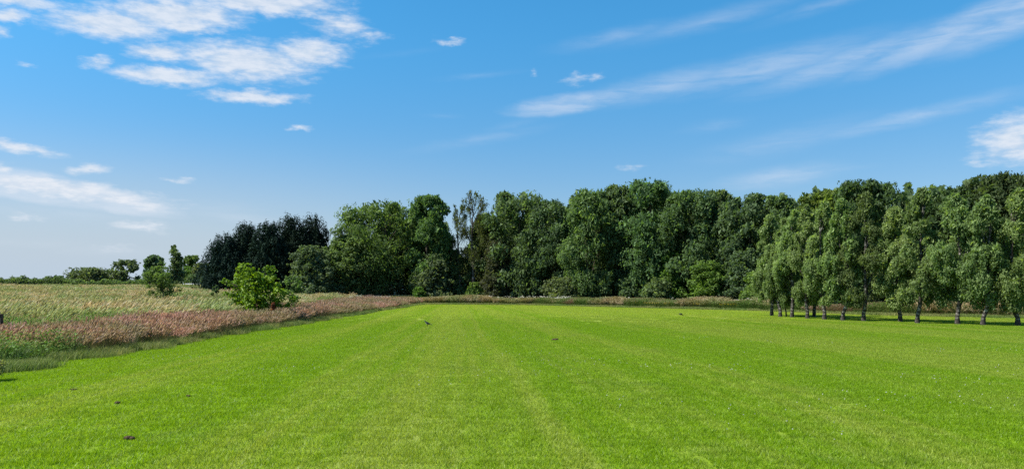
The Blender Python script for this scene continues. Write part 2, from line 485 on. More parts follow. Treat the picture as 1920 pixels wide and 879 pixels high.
def heads(rng, tips, d, L, w, ca, cb, lean=0.75):
    """seed heads: two crossed diamonds along the stem direction"""
    n = len(tips)
    ax = unit(np.stack([d[:, 0]*1.2+lean, d[:, 1], np.ones(n)*0.9], 1))
    s = L*rng.uniform(0.6, 1.2, n)
    c = tips + ax*s[:, None]*0.25
    P = []
    m = rng.random((n, 1))
    col = np.array(ca)[None]*(1-m)+np.array(cb)[None]*m
    for ang in (0, 1):
        nr = rng.normal(size=(n, 3))
        nr = unit(nr - (nr*ax).sum(1, keepdims=True)*ax)
        if ang: nr = np.cross(nr, ax)
        a = ax; b = np.cross(nr, a)
        v = np.empty((n, 4, 3)); S = s[:, None]
        v[:, 0] = c-a*S*.5; v[:, 1] = c+b*w*.5; v[:, 2] = c+a*S*.5; v[:, 3] = c-b*w*.5
        P.append((v.reshape(-1, 3), np.arange(n*4).reshape(n, 4).astype(np.int32), col))
    return P

rng = np.random.default_rng(5)
# --- short mown blades over the near lawn, thinning with distance
def lawn_patch(r):
    v, f, c, t, d = blades(r, 1100, 0.62, 0.020, 0.056, 0.008, 0.8, (0.9, 0.95, 0.8), (1.2, 1.15, 1.3), 1)
    b0 = v.reshape(-1, 4, 3)[:, 0]
    h_ = r.random((24, 24)); q_ = np.floor((b0[:, :2]+0.4)/0.029).astype(int) % 24
    c = c*(0.60+0.85*h_[q_[:, 0], q_[:, 1]])[:, None]
    k = r.random(len(c)) < 0.05
    c[k] = (1.7, 1.5, 2.2)                                  # dry clippings
    k = r.random(len(c)) < 0.15
    c[k] *= 0.6
    return v, f, c
gx, gy = np.meshgrid(np.arange(-50, 50, 0.5), np.arange(5, 62, 0.5))
gx2, gy2 = np.meshgrid(np.arange(-16, 70, 1.1), np.arange(40, 112, 1.1))
P = np.concatenate([np.stack([gx.ravel(), gy.ravel()], 1), np.stack([gx2.ravel(), gy2.ravel()], 1)])
big = np.arange(len(P)) >= gx.size
pr_far = smoothstep(40, 62, P[:, 1]); u_ = rng.random(len(P))
keep = np.where(big, u_ < pr_far, u_ > pr_far); P = P[keep]; big = big[keep]
P = P + rng.uniform(-0.12, 0.12, P.shape)
ok = (np.abs(P[:, 0]) < P[:, 1]*0.72+3) & (P[:, 0] > edge_x(P[:, 1])) & (P[:, 1] < far_y(P[:, 0])-0.5)
P = P[ok]; big = big[ok]
scl = np.ones((len(P), 3)); scl[big, :2] = 2.2
scl[:, 2] = rng.uniform(0.8, 1.25, len(P))
rot = np.zeros((len(P), 3)); rot[:, 2] = rng.integers(0, 4, len(P))*math.pi/2 + rng.uniform(-.3, .3, len(P))
scatter('mown_grass', [lawn_patch(np.random.default_rng(100+k)) for k in range(5)],
        np.column_stack([P, np.zeros(len(P))]), rot, scl, rng.integers(0, 5, len(P)), M_blade, 'short mown lawn grass in faint stripes')
# shaggy uncut fringe at the foot of the meadow edge
def fringe_patch(r):
    v, f, c, t, d = blades(r, 420, 0.8, 0.06, 0.27, 0.012, 0.6, (0.10, 0.16, 0.03), (0.30, 0.30, 0.12), 2)
    return v, f, c
n = 1000
yy = rng.uniform(12, 108, n); xx = edge_x(yy) + rng.normal(0, 0.30, n) - 0.15
xx2 = rng.uniform(-14, 60, 900); yy2 = far_y(xx2)+rng.normal(0, 0.3, 900)+0.1
fx = np.concatenate([xx, xx2]); fy = np.concatenate([yy, yy2])
rot = np.zeros((len(fx), 3)); rot[:, 2] = rng.uniform(0, 6.28, len(fx))
scl = np.ones((len(fx), 3))*rng.uniform(0.45, 1.35, (len(fx), 1))
scatter('uncut_grass', [fringe_patch(np.random.default_rng(200+k)) for k in range(4)], np.column_stack([fx, fy, ground_z(fx, fy)]),
        rot, scl, rng.integers(0, 4, len(fx)), M_tall, 'shaggy green uncut grass fringing the lawn')

# --- tall meadow
GA, GB = (0.05, 0.095, 0.016), (0.13, 0.19, 0.04)
def pale_patch(r):
    v, f, c, t, d = blades(r, 190, 1.1, 0.62, 1.16, 0.011, 0.20, (0.12, 0.14, 0.05), (0.24, 0.22, 0.11), 3, (0.22, 0), 11)
    hd = heads(r, t, d, 0.29, 0.042, (0.24, 0.21, 0.10), (0.68, 0.60, 0.40))
    v2, f2, c2, _, _ = blades(r, 190, 1.1, 0.35, 0.92, 0.018, 0.4, GA, GB, 3, (0.1, 0), 9)
    return join([(v, f, c), (v2, f2, c2)]+hd)
def green_patch(r):
    v2, f2, c2, t, d = blades(r, 330, 1.05, 0.35, 0.95, 0.020, 0.45, GA, GB, 3)
    n = 260; cc = np.column_stack([(r.random((n, 2))-.5)*1.05, r.uniform(0.2, 0.95, n)])
    nr = r.normal(size=(n, 3)); nr[:, 2] = np.abs(nr[:, 2])+0.6
    lv, lf = leaf_quads(cc, nr, r.uniform(0.05, 0.11, n), 0.6, r)
    m = r.random((n, 1)); lc = np.array((0.07, 0.14, 0.025))*(1-m)+np.array((0.16, 0.26, 0.05))*m
    v, f, c, t2, d2 = blades(r, 30, 1.05, 0.8, 1.1, 0.010, 0.16, (0.16, 0.17, 0.06), (0.25, 0.23, 0.11), 3)
    return join([(v2, f2, c2), (lv, lf, lc), (v, f, c)]+heads(r, t2, d2, 0.15, 0.03, (0.33, 0.28, 0.15), (0.45, 0.40, 0.25)))
def pink_patch(r):
    v, f, c, t, d = blades(r, 270, 1.1, 0.50, 0.86, 0.008, 0.24, (0.10, 0.11, 0.045), (0.24, 0.17, 0.11), 3, (0.10, 0), 16)
    hd = heads(r, t, d, 0.17, 0.036, (0.24, 0.145, 0.11), (0.60, 0.41, 0.335), 0.45)
    v2, f2, c2, _, _ = blades(r, 260, 1.05, 0.15, 0.50, 0.015, 0.5, (0.055, 0.085, 0.022), (0.15, 0.18, 0.05), 2)
    return join([(v, f, c), (v2, f2, c2)]+hd)
patches = [pale_patch(np.random.default_rng(300+k)) for k in range(4)] + [green_patch(np.random.default_rng(320+k)) for k in range(3)]
pinks = [pink_patch(np.random.default_rng(340+k)) for k in range(4)]
def vnoise(x, y, s, seed):
    """cheap smooth value noise"""
    r = np.random.default_rng(seed).random((64, 64))
    u = x/s; w = y/s; i = np.floor(u).astype(int); j = np.floor(w).astype(int)
    fu = u-i; fw = w-j; fu = fu*fu*(3-2*fu); fw = fw*fw*(3-2*fw)
    g = lambda a, b: r[a % 64, b % 64]
    return (g(i, j)*(1-fu)+g(i+1, j)*fu)*(1-fw)+(g(i, j+1)*(1-fu)+g(i+1, j+1)*fu)*fw
gx, gy = np.meshgrid(np.arange(-150, EDGE_X, 0.8), np.arange(8, 185, 0.8))
P = np.stack([gx.ravel(), gy.ravel()], 1) + rng.uniform(-0.35, 0.35, (gx.size, 2))
ok = (P[:, 0] > -P[:, 1]*0.72-4) & (P[:, 0] < edge_x(P[:, 1])-0.12)
ok &= (P[:, 1] < 116) | (P[:, 0] < -46)
ok &= (P[:, 1] < 90) | (rng.random(len(P)) < 0.6)
P = P[ok]
inx = edge_x(P[:, 1]) - P[:, 0]
pw = 3.6 + 1.6*(vnoise(P[:, 0], P[:, 1], 6, 1)-.5) + 5*smoothstep(55, 85, P[:, 1])
ispink = (inx < pw) & (P[:, 1] > 20.5+2.5*vnoise(P[:, 0], P[:, 1], 2, 2)) | ((vnoise(P[:, 0], P[:, 1], 9, 3) > 0.66) & (P[:, 1] > 45) & (P[:, 0] > -30))
green = ((vnoise(P[:, 0], P[:, 1], 7, 4) + 0.9*smoothstep(36, 22, P[:, 1]) + 0.25*smoothstep(7, 4, inx)) > 0.62) | (P[:, 1] < 21) & (inx < 4)
green |= (vnoise(P[:, 0], P[:, 1], 14, 7) > 0.72) & (P[:, 1] > 90)
pick = rng.integers(0, 4, len(P)); pick[green] = 4+rng.integers(0, 3, green.sum())
rot = np.zeros((len(P), 3)); rot[:, 2] = rng.uniform(-0.5, 0.5, len(P))
hs = 0.70+0.38*vnoise(P[:, 0], P[:, 1], 5, 6)+0.40*vnoise(P[:, 0], P[:, 1], 1.9, 16)-0.06
hs *= 1-0.45*smoothstep(3.5, 0, inx)*(P[:, 1] < 22)
hs *= 1-0.35*smoothstep(1.0, 0, inx)
scl = np.column_stack([np.ones(len(P)), np.ones(len(P)), hs*rng.uniform(0.9, 1.1, len(P))])
Z = ground_z(P[:, 0], P[:, 1])
m = ~ispink
scatter('meadow_grass', patches, np.column_stack([P, Z])[m], rot[m], scl[m], pick[m], M_tall, 'tall pale seeding meadow grass left of the lawn')
m = ispink
scatter('pink_grass', pinks, np.column_stack([P, Z])[m], rot[m], scl[m], pick[m] % 4, M_tall, 'band of pink flowering grass along the lawn edge')
# --- rough verge between lawn and wood
n = 3600
vx = rng.uniform(-20, 75, n); off = rng.uniform(0.3, 1, n)*7.5
vy = far_y(vx)+off
q = vnoise(vx, vy, 5, 11)
pick = np.where(q > 0.6, rng.integers(0, 4, n), np.where(q > 0.32, 4+rng.integers(0, 3, n), 7+rng.integers(0, 4, n)))
rot = np.zeros((n, 3)); rot[:, 2] = rng.uniform(0, 6.28, n)
h = (0.65+0.5*vnoise(vx, vy, 3, 12))*(0.55+0.45*smoothstep(0, 4, off)); scl = np.column_stack([np.ones(n), np.ones(n), h])
dull = [(v_, f_, c_*np.array((0.74, 0.72, 0.66))) for v_, f_, c_ in patches+pinks]
scatter('verge_grass', dull, np.column_stack([vx, vy, ground_z(vx, vy)]), rot, scl, pick, M_tall, 'rough tan and green verge grass below the wood')
# --- white flower heads: clover in the lawn, cow parsley in the verge and meadow
M_petal = leafy('white_petal', lambda B: col_attr(B), 0.3, 0.6, 0.2, (1, 1, 1))
def clover_patch(r):
    n = 9; c = np.column_stack([(r.random((n, 2))-.5)*1.6, np.full(n, 0.04)])
    P_ = []
    for k in range(3):
        v, f = leaf_quads(c + r.normal(0, 0.004, (n, 3)), r.normal(size=(n, 3))+np.array([0, 0, 1.2]), 0.020, 0.9, r)
        P_.append((v, f, np.full((n, 3), 0.5)))
    return join(P_)
n = 110
cx = rng.uniform(-12, 30, n); cy = rng.uniform(7, 34, n)
ok = (vnoise(cx, cy, 4, 21) > 0.42) & (np.abs(cx) < cy*0.75+2)
cx = cx[ok]; cy = cy[ok]
rot = np.zeros((len(cx), 3)); rot[:, 2] = rng.uniform(0, 6.28, len(cx))
scatter('clover_flowers', [clover_patch(np.random.default_rng(50+k)) for k in range(4)], np.column_stack([cx, cy, 0*cx]), rot,
        np.ones((len(cx), 3)), rng.integers(0, 4, len(cx)), M_petal, 'tiny white clover heads scattered in the lawn')
def parsley_patch(r):
    P_ = []
    v, f, c, t, d = blades(r, 5, 0.9, 1.05, 1.35, 0.014, 0.15, (0.10, 0.14, 0.04), (0.16, 0.2, 0.06), 3)
    P_.append((v, f, c))
    for q_ in t:
        n = 16; a = r.uniform(0, 6.28, n); rr = 0.09*np.sqrt(r.random(n))
        cc = np.column_stack([q_[0]+np.cos(a)*rr, q_[1]+np.sin(a)*rr, q_[2]+r.normal(0, .012, n)])
        lv, lf = leaf_quads(cc, r.normal(size=(n, 3))*0.5+np.array([0, 0, 1.0]), 0.05, 0.9, r)
        P_.append((lv, lf, np.tile((0.60, 0.60, 0.50), (n, 1))))
    return join(P_)
n = 330
a1 = rng.uniform(-3, 8, 34); b1 = far_y(a1)+rng.uniform(3, 8, 34)
a2 = rng.uniform(10, 50, 26); b2 = far_y(a2)+rng.uniform(3, 8, 26)
b3 = rng.uniform(88, 120, 90); a3 = -b3*rng.uniform(0.30, 0.66, 90)
a4 = rng.uniform(-40, -16, 50); b4 = rng.uniform(95, 112, 50)
ax_ = np.concatenate([a1, a2, a3, a4]); by_ = np.concatenate([b1, b2, b3, b4])
rot = np.zeros((len(ax_), 3)); rot[:, 2] = rng.uniform(0, 6.28, len(ax_))
scatter('cow_parsley', [parsley_patch(np.random.default_rng(70+k)) for k in range(4)], np.column_stack([ax_, by_, ground_z(ax_, by_)]), rot,
        np.ones((len(ax_), 3)), rng.integers(0, 4, len(ax_)), M_petal, 'creamy flat flower heads of cow parsley among tall grass')
def butter_patch(r):
    v, f, c, t, d = blades(r, 26, 0.8, 0.45, 0.62, 0.008, 0.2, (0.10, 0.14, 0.03), (0.15, 0.18, 0.04), 2)
    lv, lf = leaf_quads(t, r.normal(size=(26, 3))*0.5+np.array([0, 0, 1.0]), 0.05, 0.9, r)
    return join([(v, f, c), (lv, lf, np.tile((0.65, 0.45, 0.02), (26, 1)))])
n = 22
by_ = rng.uniform(48, 60, n); ax_ = -13.1-rng.uniform(0, 2.5, n)
by_ = np.concatenate([by_, rng.uniform(72, 86, 14)]); ax_ = np.concatenate([ax_, 14+rng.uniform(0, 12, 14)])
by_[n:] = far_y(ax_[n:])+rng.uniform(0.5, 3, 14)
rot = np.zeros((len(ax_), 3)); rot[:, 2] = rng.uniform(0, 6.28, len(ax_))
scatter('buttercups', [butter_patch(np.random.default_rng(80+k)) for k in range(2)], np.column_stack([ax_, by_, ground_z(ax_, by_)+0.1]), rot,
        np.ones((len(ax_), 3)), rng.integers(0, 2, len(ax_)), M_petal, 'patches of small yellow buttercups in the rough grass')

# ------------------------------------------------------------------ trees
def branch_path(a, b, r, sag=0.0, k=5):
    t = np.linspace(0, 1, k)[:, None]
    p = a*(1-t)+b*t
    L = np.linalg.norm(b-a)
    p = p + np.sin(t*math.pi)*np.array([0, 0, 1.0])*sag*L + np.pad(r.normal(0, 0.03*L, (k-2, 3)), ((1, 1), (0, 0)))
    return p
def profile(kind, t):
    if kind == 'round': return np.clip(1-np.abs((t-0.42)/0.62)**3.4, 0.03, 1)**0.6
    if kind == 'tall': return np.clip(1-np.abs((t-0.46)/0.60)**2.2, 0.03, 1)**0.6
    if kind == 'heap': return np.clip(1.04*(1-t)**0.55, 0.12, 1)
    if kind == 'dome': return np.sqrt(np.clip(1-(t/1.02)**2.2, 0.02, 1))
    if kind == 'cone': return np.clip(1.12*(1-t)**0.52, 0.05, 1)*(0.75+0.25*np.clip(t/0.15, 0, 1))
    if kind == 'birch': return np.clip(np.sin((0.22+0.76*np.clip(t, 0, 1))*math.pi), 0.05, 1)**0.9
    if kind == 'sparse': return np.sqrt(np.clip(1-((t-0.5)/0.55)**2, 0.05, 1))
def make_tree(name, label, cat, px, top, hw, D, kind, pal, seed, group=None, leaves=9000, leaf=None, base=None, mat=None,
              droop=0.0, trunk=True, x_off=0.0, barkm=None, nl=None, clear=0.1, flat=1.0, tr=None, depth_k=0.9, fill=0.25, bx=None, inner=2.4, twig=0.45, ls=1.0, lobes=None):
    r = np.random.default_rng(seed)
    x = X(px, D) if bx is None else bx; z0 = float(ground_z(x, D))
    H = (EYE + (HZ-top)/F*D) - z0
    R = hw/F*D
    leaf = leaf or max(0.07, D*0.0021)
    root = empty(name, (x, D, z0))
    setp(root, label, cat, group)
    cz = H*clear
    lx_ = x_off/F*D
    # lobes -> clumps -> leaves
    nl = nl or int(np.clip(1.5*2*R*(H-cz)/(0.38*R)**2/1.5, 12, 56))
    tt = ((r.permutation(nl)+r.random(nl))/nl)**0.85
    tt[:5] = (0.95, 0.91, 0.88, 0.83, 0.79)
    ang = np.arange(nl)*2.399+r.uniform(0, 6.28)+r.normal(0, .3, nl)
    pr = profile(kind, tt)
    lr = R*r.uniform(0.26, 0.50, nl)*(0.6+0.4*pr)*(1.08-0.30*tt)*ls
    if kind == 'cone': lr *= 0.62
    if kind == 'birch': lr *= 1.0
    rad = np.maximum(R*pr - lr*0.75, 0)*r.uniform(0.72, 1.06, nl)
    LC = np.stack([np.cos(ang)*rad, np.sin(ang)*rad*depth_k, cz+(H-cz)*tt], 1)
    LC[:, 2] = np.minimum(LC[:, 2], H-lr*0.85)
    LC[:, 2] = np.maximum(LC[:, 2], cz+lr*0.4)
    LC[:, 0] += lx_*tt
    if kind in ('dome',): LC[:, 2] = np.maximum(LC[:, 2], lr*0.5)
    if lobes:                                           # crown modelled lobe by lobe
        LB = np.array(lobes, float); nl = len(LB); tt = np.full(nl, .5)
        lr = LB[:, 2]/F*D
        LC = np.stack([(LB[:, 0]-px)/F*D, r.normal(0, R*0.30, nl), EYE+(HZ-LB[:, 1])/F*D-z0], 1)
    ncl = 13
    w = lr**2; share = w/w.sum()
    CC = []; CR = []; CL = []
    for k in range(nl):
        m = max(5, int(ncl*nl*share[k]))
        d = unit(r.normal(size=(m, 3))+np.array([0, 0, 0.25]))
        CC.append(LC[k]+d*lr[k]*r.uniform(0.55, 0.95, (m, 1))*np.array([1, 1, 1.05 if kind in ('birch', 'cone') else 0.85]))
        CR.append(lr[k]*r.uniform(0.22, 0.42, m)); CL.append(np.full(m, k))
    CC = np.concatenate(CC); CR = np.concatenate(CR); CL = np.concatenate(CL)
    if twig:                                            # sprays standing proud of the lobes
        m = int(len(CC)*twig); k = r.integers(0, nl, m)
        d = unit(r.normal(size=(m, 3))+np.array([0, 0, 0.45]))
        CC = np.concatenate([CC, LC[k]+d*(lr[k]*r.uniform(0.95, 1.28 if twig < 1.1 else 1.6, m))[:, None]])
        CR = np.concatenate([CR, lr[k]*r.uniform(0.08, 0.2, m)]); CL = np.concatenate([CL, k])
    if kind == 'cone':                                  # ragged rising shoots
        m = 190; t = r.random(m)**0.8; a = r.uniform(0, 6.28, m)
        q = profile(kind, t)*R*r.uniform(0.8, 1.05, m)
        CC = np.concatenate([CC, np.stack([np.cos(a)*q, np.sin(a)*q*depth_k, H*(0.03+0.96*t)], 1)])
        CR = np.concatenate([CR, R*r.uniform(0.06, 0.14, m)]); CL = np.concatenate([CL, r.integers(0, nl, m)])
    CC[:, 2] = np.clip(CC[:, 2], 0.1 if clear < 0.02 else cz*0.8, H)
    w = CR**1.8; cnt = np.maximum((w/w.sum()*leaves).astype(int), 4)
    ci = np.repeat(np.arange(len(CC)), cnt); n = len(ci)
    d = unit(r.normal(size=(n, 3))+np.array([0, 0, 0.2]))
    sq = np.array([1, 1, 0.8]) if kind != 'cone' else np.array([0.6, 0.6, 2.0])
    pos = CC[ci]+d*(CR[ci]*(0.35+0.75*r.random(n)**0.6))[:, None]*sq
    ax = None
    nrm = d*1.15+r.normal(size=(n, 3))*0.42+np.array([0, 0, 0.35])
    if droop > 0:
        dr = r.random(n)**1.6*droop*(0.5+r.random(len(CC))[ci])
        pos[:, 2] -= dr
        ax = np.tile(np.array([0.0, 0, -1.0]), (n, 1)); nrm[:, 2] *= 0.4
    if kind == 'cone':
        ax = d*0.6+np.array([0, 0, 1.0])
    lim = 0.12 if clear < 0.02 else cz*0.65
    pos[:, 2] = np.maximum(pos[:, 2], lim+r.random(n)*0.3)
    # loose inner foliage so that the crown is not hollow
    ni = int(n*fill)
    k = r.integers(0, nl, ni)
    pi_ = LC[k]+unit(r.normal(size=(ni, 3)))*(lr[k]*r.random(ni)**0.5*0.85)[:, None]
    pi_[:, 2] = np.maximum(pi_[:, 2], lim)
    if kind == 'cone' or kind == 'dome':
        t = r.random(ni)**1.2; a = r.uniform(0, 6.28, ni); q = profile(kind, t)*R*0.72*np.sqrt(r.random(ni))
        pi_ = np.stack([np.cos(a)*q, np.sin(a)*q*depth_k, H*(0.02+0.85*t)], 1)
    pos = np.concatenate([pos, pi_]); nrm = np.concatenate([nrm, r.normal(size=(ni, 3))])
    if ax is not None: ax = np.concatenate([ax, np.tile(np.array([0, 0, 1.0]), (ni, 1))])
    N_ = len(pos)
    sz = leaf*r.uniform(0.65, 1.35, N_); sz[n:] *= inner
    v, f = leaf_quads(pos, nrm, sz, 0.28 if kind == 'cone' else (0.45 if droop > 0 else 0.62), r, ax)
    hv = 0.3 if kind == 'birch' else 0.85
    hue = 1+hv*np.array([r.uniform(-.16, .16), r.uniform(-.08, .08), r.uniform(-.15, .12)])     # no two trees quite alike
    A, Bc = np.array(pal[0])*hue, np.array(pal[1])*hue
    lobe_t = r.random(nl); cl_t = r.random(len(CC))
    tm = np.concatenate([0.35*lobe_t[CL[ci]]+0.35*cl_t[ci]+0.30*r.random(n), r.random(ni)])[:, None]
    col = A*(1-tm)+Bc*tm
    col *= r.uniform(0.85, 1.15, (N_, 1))
    if len(pal) > 2:
        kx = r.random(N_) < pal[3]; col[kx] = pal[2]
    cro = mobj('crown', mesh_np('crown', v, f, mat or M_leaf, col), root)
    if trunk:
        tb = Tubes()
        rt = tr or H*0.016
        hh = np.array([0, .02, .06, .15, .3, .5, .7, .86])*H
        bend = np.cumsum(r.normal(0, 0.010*H, (8, 2)), 0)
        bend[:3] *= 0.1
        bend[:, 0] += lx_*0.85*(hh/H)**1.3
        pts = np.column_stack([bend, hh]); pts[0, 2] = -0.15
        tb.add(pts, rt*np.array([1.55, 1.25, 1.05, .95, .8, .58, .36, .12]), 9, r, 0.05)
        sel = r.permutation(nl)[:min(nl, 14)]
        for k in sel:
            zc = max(LC[k][2]-lr[k]*1.1-0.12*H, cz*0.9, 0.12*H)
            zc = min(zc, 0.8*H)
            st = np.array([np.interp(zc, hh, pts[:, 0]), np.interp(zc, hh, pts[:, 1]), zc])
            tb.add(branch_path(st, LC[k], r, 0.08), rt*np.array([.38, .32, .25, .18, .08])*(1-0.5*zc/H), 5)
            for c_ in CC[CL == k][:5]:
                tb.add(branch_path(LC[k]*0.6+st*0.4, c_, r, 0.05, 4), rt*np.array([.15, .12, .08, .03]), 4)
        mobj('trunk', tb.mesh('trunk', barkm or M_bark), root)
    return root

# palettes: (dark, light[, accent, share])
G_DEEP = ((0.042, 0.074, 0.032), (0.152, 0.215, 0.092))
G_MID = ((0.048, 0.086, 0.034), (0.182, 0.252, 0.100))
G_FRESH = ((0.042, 0.092, 0.018), (0.165, 0.260, 0.060))
G_GREY = ((0.045, 0.080, 0.036), (0.145, 0.200, 0.100))
G_OLIVE = ((0.035, 0.050, 0.015), (0.100, 0.125, 0.038))
G_BROWN = ((0.032, 0.040, 0.020), (0.095, 0.105, 0.055))
G_CONE = ((0.008, 0.018, 0.013), (0.024, 0.044, 0.030))
G_BIRCH = ((0.066, 0.118, 0.036), (0.270, 0.355, 0.135))
G_LIME = ((0.045, 0.110, 0.010), (0.235, 0.325, 0.022))
G_PALE = ((0.060, 0.095, 0.040), (0.150, 0.195, 0.090))

G_LIT = ((0.040, 0.080, 0.022), (0.175, 0.245, 0.085))
WOOD = 'tall broadleaf trees along the edge of the wood'
WT = [  # px, top, half width, D, kind, palette, droop, label
    (585, 462, 56, 108, 'dome', G_GREY, .0, 'low rounded grey-green willow right of the dark conifers, leftmost of the wood'),
    (648, 424, 62, 112, 'dome', G_LIT, .0, 'broad rounded green tree stepping up from the low willow to the taller crowns'),
    (718, 378, 66, 116, 'round', G_LIT, .5, 'big domed tree with hanging foliage, tallest at the left end of the wood'),
    (806, 366, 33, 114, 'round', G_LIT, .4, 'upright rounded tree just left of the gap of sky'),
    (914, 402, 30, 114, 'tall', G_DEEP, .6, 'dark drooping tree just right of the gap of sky, under the wispy birch'),
    (968, 360, 50, 110, 'round', G_DEEP, .3, 'dark round-topped tree right of the wispy birch'),
    (1033, 376, 42, 108, 'tall', G_DEEP, .5, 'slim dark green tree in the dip of the skyline near the middle'),
    (1106, 356, 44, 103, 'tall', G_MID, .7, 'tall tree with hanging mid-green sprays left of the highest crown'),
    (1160, 346, 34, 104, 'tall', G_DEEP, .3, 'narrow dark crown pressed against the left of the highest crown'),
    (1218, 335, 48, 101, 'round', G_DEEP, .3, 'highest dark crown of the wood, at its centre'),
    (1292, 358, 48, 98, 'round', G_DEEP, .5, 'wide dark crown right of the highest one'),
    (1350, 357, 30, 99, 'tall', G_MID, .3, 'narrow mid-green crown between two wider dark crowns'),
    (1402, 366, 44, 94, 'round', G_DEEP, .2, 'rounded dark crown left of where the birch row begins'),
    (1462, 368, 36, 92, 'tall', G_MID, .3, 'dark crown rising above the left end of the birch row'),
    (1545, 354, 44, 84, 'round', G_FRESH, .1, 'fresh green crown showing above the middle of the birch row'),
    (1625, 340, 58, 80, 'round', G_DEEP, .2, 'large dark blue-green crown towering behind the birch row'),
    (1735, 372, 50, 80, 'round', G_DEEP, .2, 'dark tree filling the space behind the leaning birch'),
    (1800, 350, 42, 78, 'tall', G_DEEP, .3, 'dark crown behind the third birch from the right'),
    (1872, 326, 56, 76, 'round', G_DEEP, .4, 'tallest crown at the right, ragged against the sky'),
    (1960, 318, 60, 74, 'round', G_MID, .3, 'green tree cut off by the right edge of the picture'),
]
for k, (px, top, hw, D, kind, pal, dr, lab) in enumerate(WT):
    if px > 1560: pal = [tuple(q*0.72 for q in c_) for c_ in pal]      # darker leaf colours behind the birches
    make_tree('broadleaf_tree', lab, 'tree', px, top, hw*(1.0 if kind == 'dome' else 1.38), D, kind, pal, 1000+k, WOOD, leaves=19000, leaf=0.27, droop=dr, clear=0.004 if kind == 'dome' else 0.05)
# wispy birches showing against the sky
make_tree('birch_tree', 'tall wispy birch with see-through weeping top beside the gap of sky', 'tree', 889, 358, 38, 112, 'sparse', G_OLIVE, 77, None,
          leaves=6500, leaf=0.18, droop=1.5, clear=0.26, barkm=M_birch, nl=22, ls=0.8, fill=0.05)
make_tree('birch_tree', 'thin drooping birch in the gap of sky, left of the taller wispy one', 'tree', 860, 380, 22, 113, 'sparse', G_OLIVE, 78, None,
          leaves=3400, leaf=0.17, droop=1.5, clear=0.34, barkm=M_birch, nl=14, ls=0.8, fill=0.05)
CON = 'dark conifers in a clump left of the wood'
for k, (px, top, hw, D, lab) in enumerate([
        (424, 440, 33, 112, 'dark conifer at the left end of the clump, the shortest'),
        (463, 419, 33, 114, 'dark pointed conifer, second from the left in the clump'),
        (503, 417, 32, 112, 'dark conifer in the middle of the clump behind the lime-green bush'),
        (545, 405, 38, 116, 'dark conifer with the highest point of the clump'),
        (588, 406, 36, 118, 'dark conifer at the right end of the clump above the low willow')]):
    make_tree('conifer_tree', lab, 'tree', px, top+5, hw*1.8, D, 'cone', G_CONE, 500+k, CON, leaves=11000, leaf=0.42, clear=0.005, mat=M_needle, nl=42, fill=0.6)

# the planted row of birches on the lawn
ROW = 'birches planted in a row at the right of the lawn'
BR = [  # px base, base row, top, half width, lean, label
    (1447, 592, 402, 33, -4, 'leftmost birch of the row on the lawn'),
    (1463, 594, 408, 29, 8, 'second birch from the left, its trunk leaning right'),
    (1474, 593, 430, 22, 3, 'thin-stemmed birch set back between the second and fourth trunks from the left'),
    (1485, 595, 392, 32, 4, 'fourth birch from the left with a leafy sprig low on its trunk'),
    (1514, 597, 384, 33, -2, 'birch with a stout straight trunk, fifth from the left'),
    (1526, 594, 392, 28, 6, 'birch set back just right of the fifth stout trunk'),
    (1546, 599, 378, 34, 0, 'seventh birch from the left, standing alone after the close group'),
    (1580, 601, 372, 37, -3, 'birch with a pale foot to its trunk, eighth from the left'),
    (1619, 602, 358, 40, 3, 'tall dark birch last before the wide gap in the row'),
    (1688, 603, 388, 42, -12, 'birch with a crooked white trunk leaning left after the wide gap'),
    (1720, 606, 350, 42, 10, 'tallest birch of the row with a thick trunk beside the crooked one'),
    (1795, 608, 362, 50, -6, 'third birch from the right, standing well apart'),
    (1843, 610, 364, 42, 4, 'second birch from the right with low bright sprays'),
    (1909, 611, 352, 52, 3, 'rightmost birch at the edge of the picture'),
]
for k, (px, by, top, hw, lean, lab) in enumerate(BR):
    D = depth(by)
    kf = (1.0, .88, .9, 1.08, .95, .85, 1.05, .92, .62, 1.12, .85, 1.0, .9, .95)[k]; pal = [tuple(q*kf for q in G_BIRCH[0]), tuple(q*kf for q in G_BIRCH[1])]
    make_tree('birch_tree', lab, 'tree', px, top, hw*1.12, D, 'birch', pal, 2000+k, ROW, leaves=19000, leaf=0.12, droop=0.42, ls=0.92, clear=0.15,
              barkm=M_birch, nl=34, tr=0.112 if k != 2 else 0.05, x_off=lean, fill=0.15)

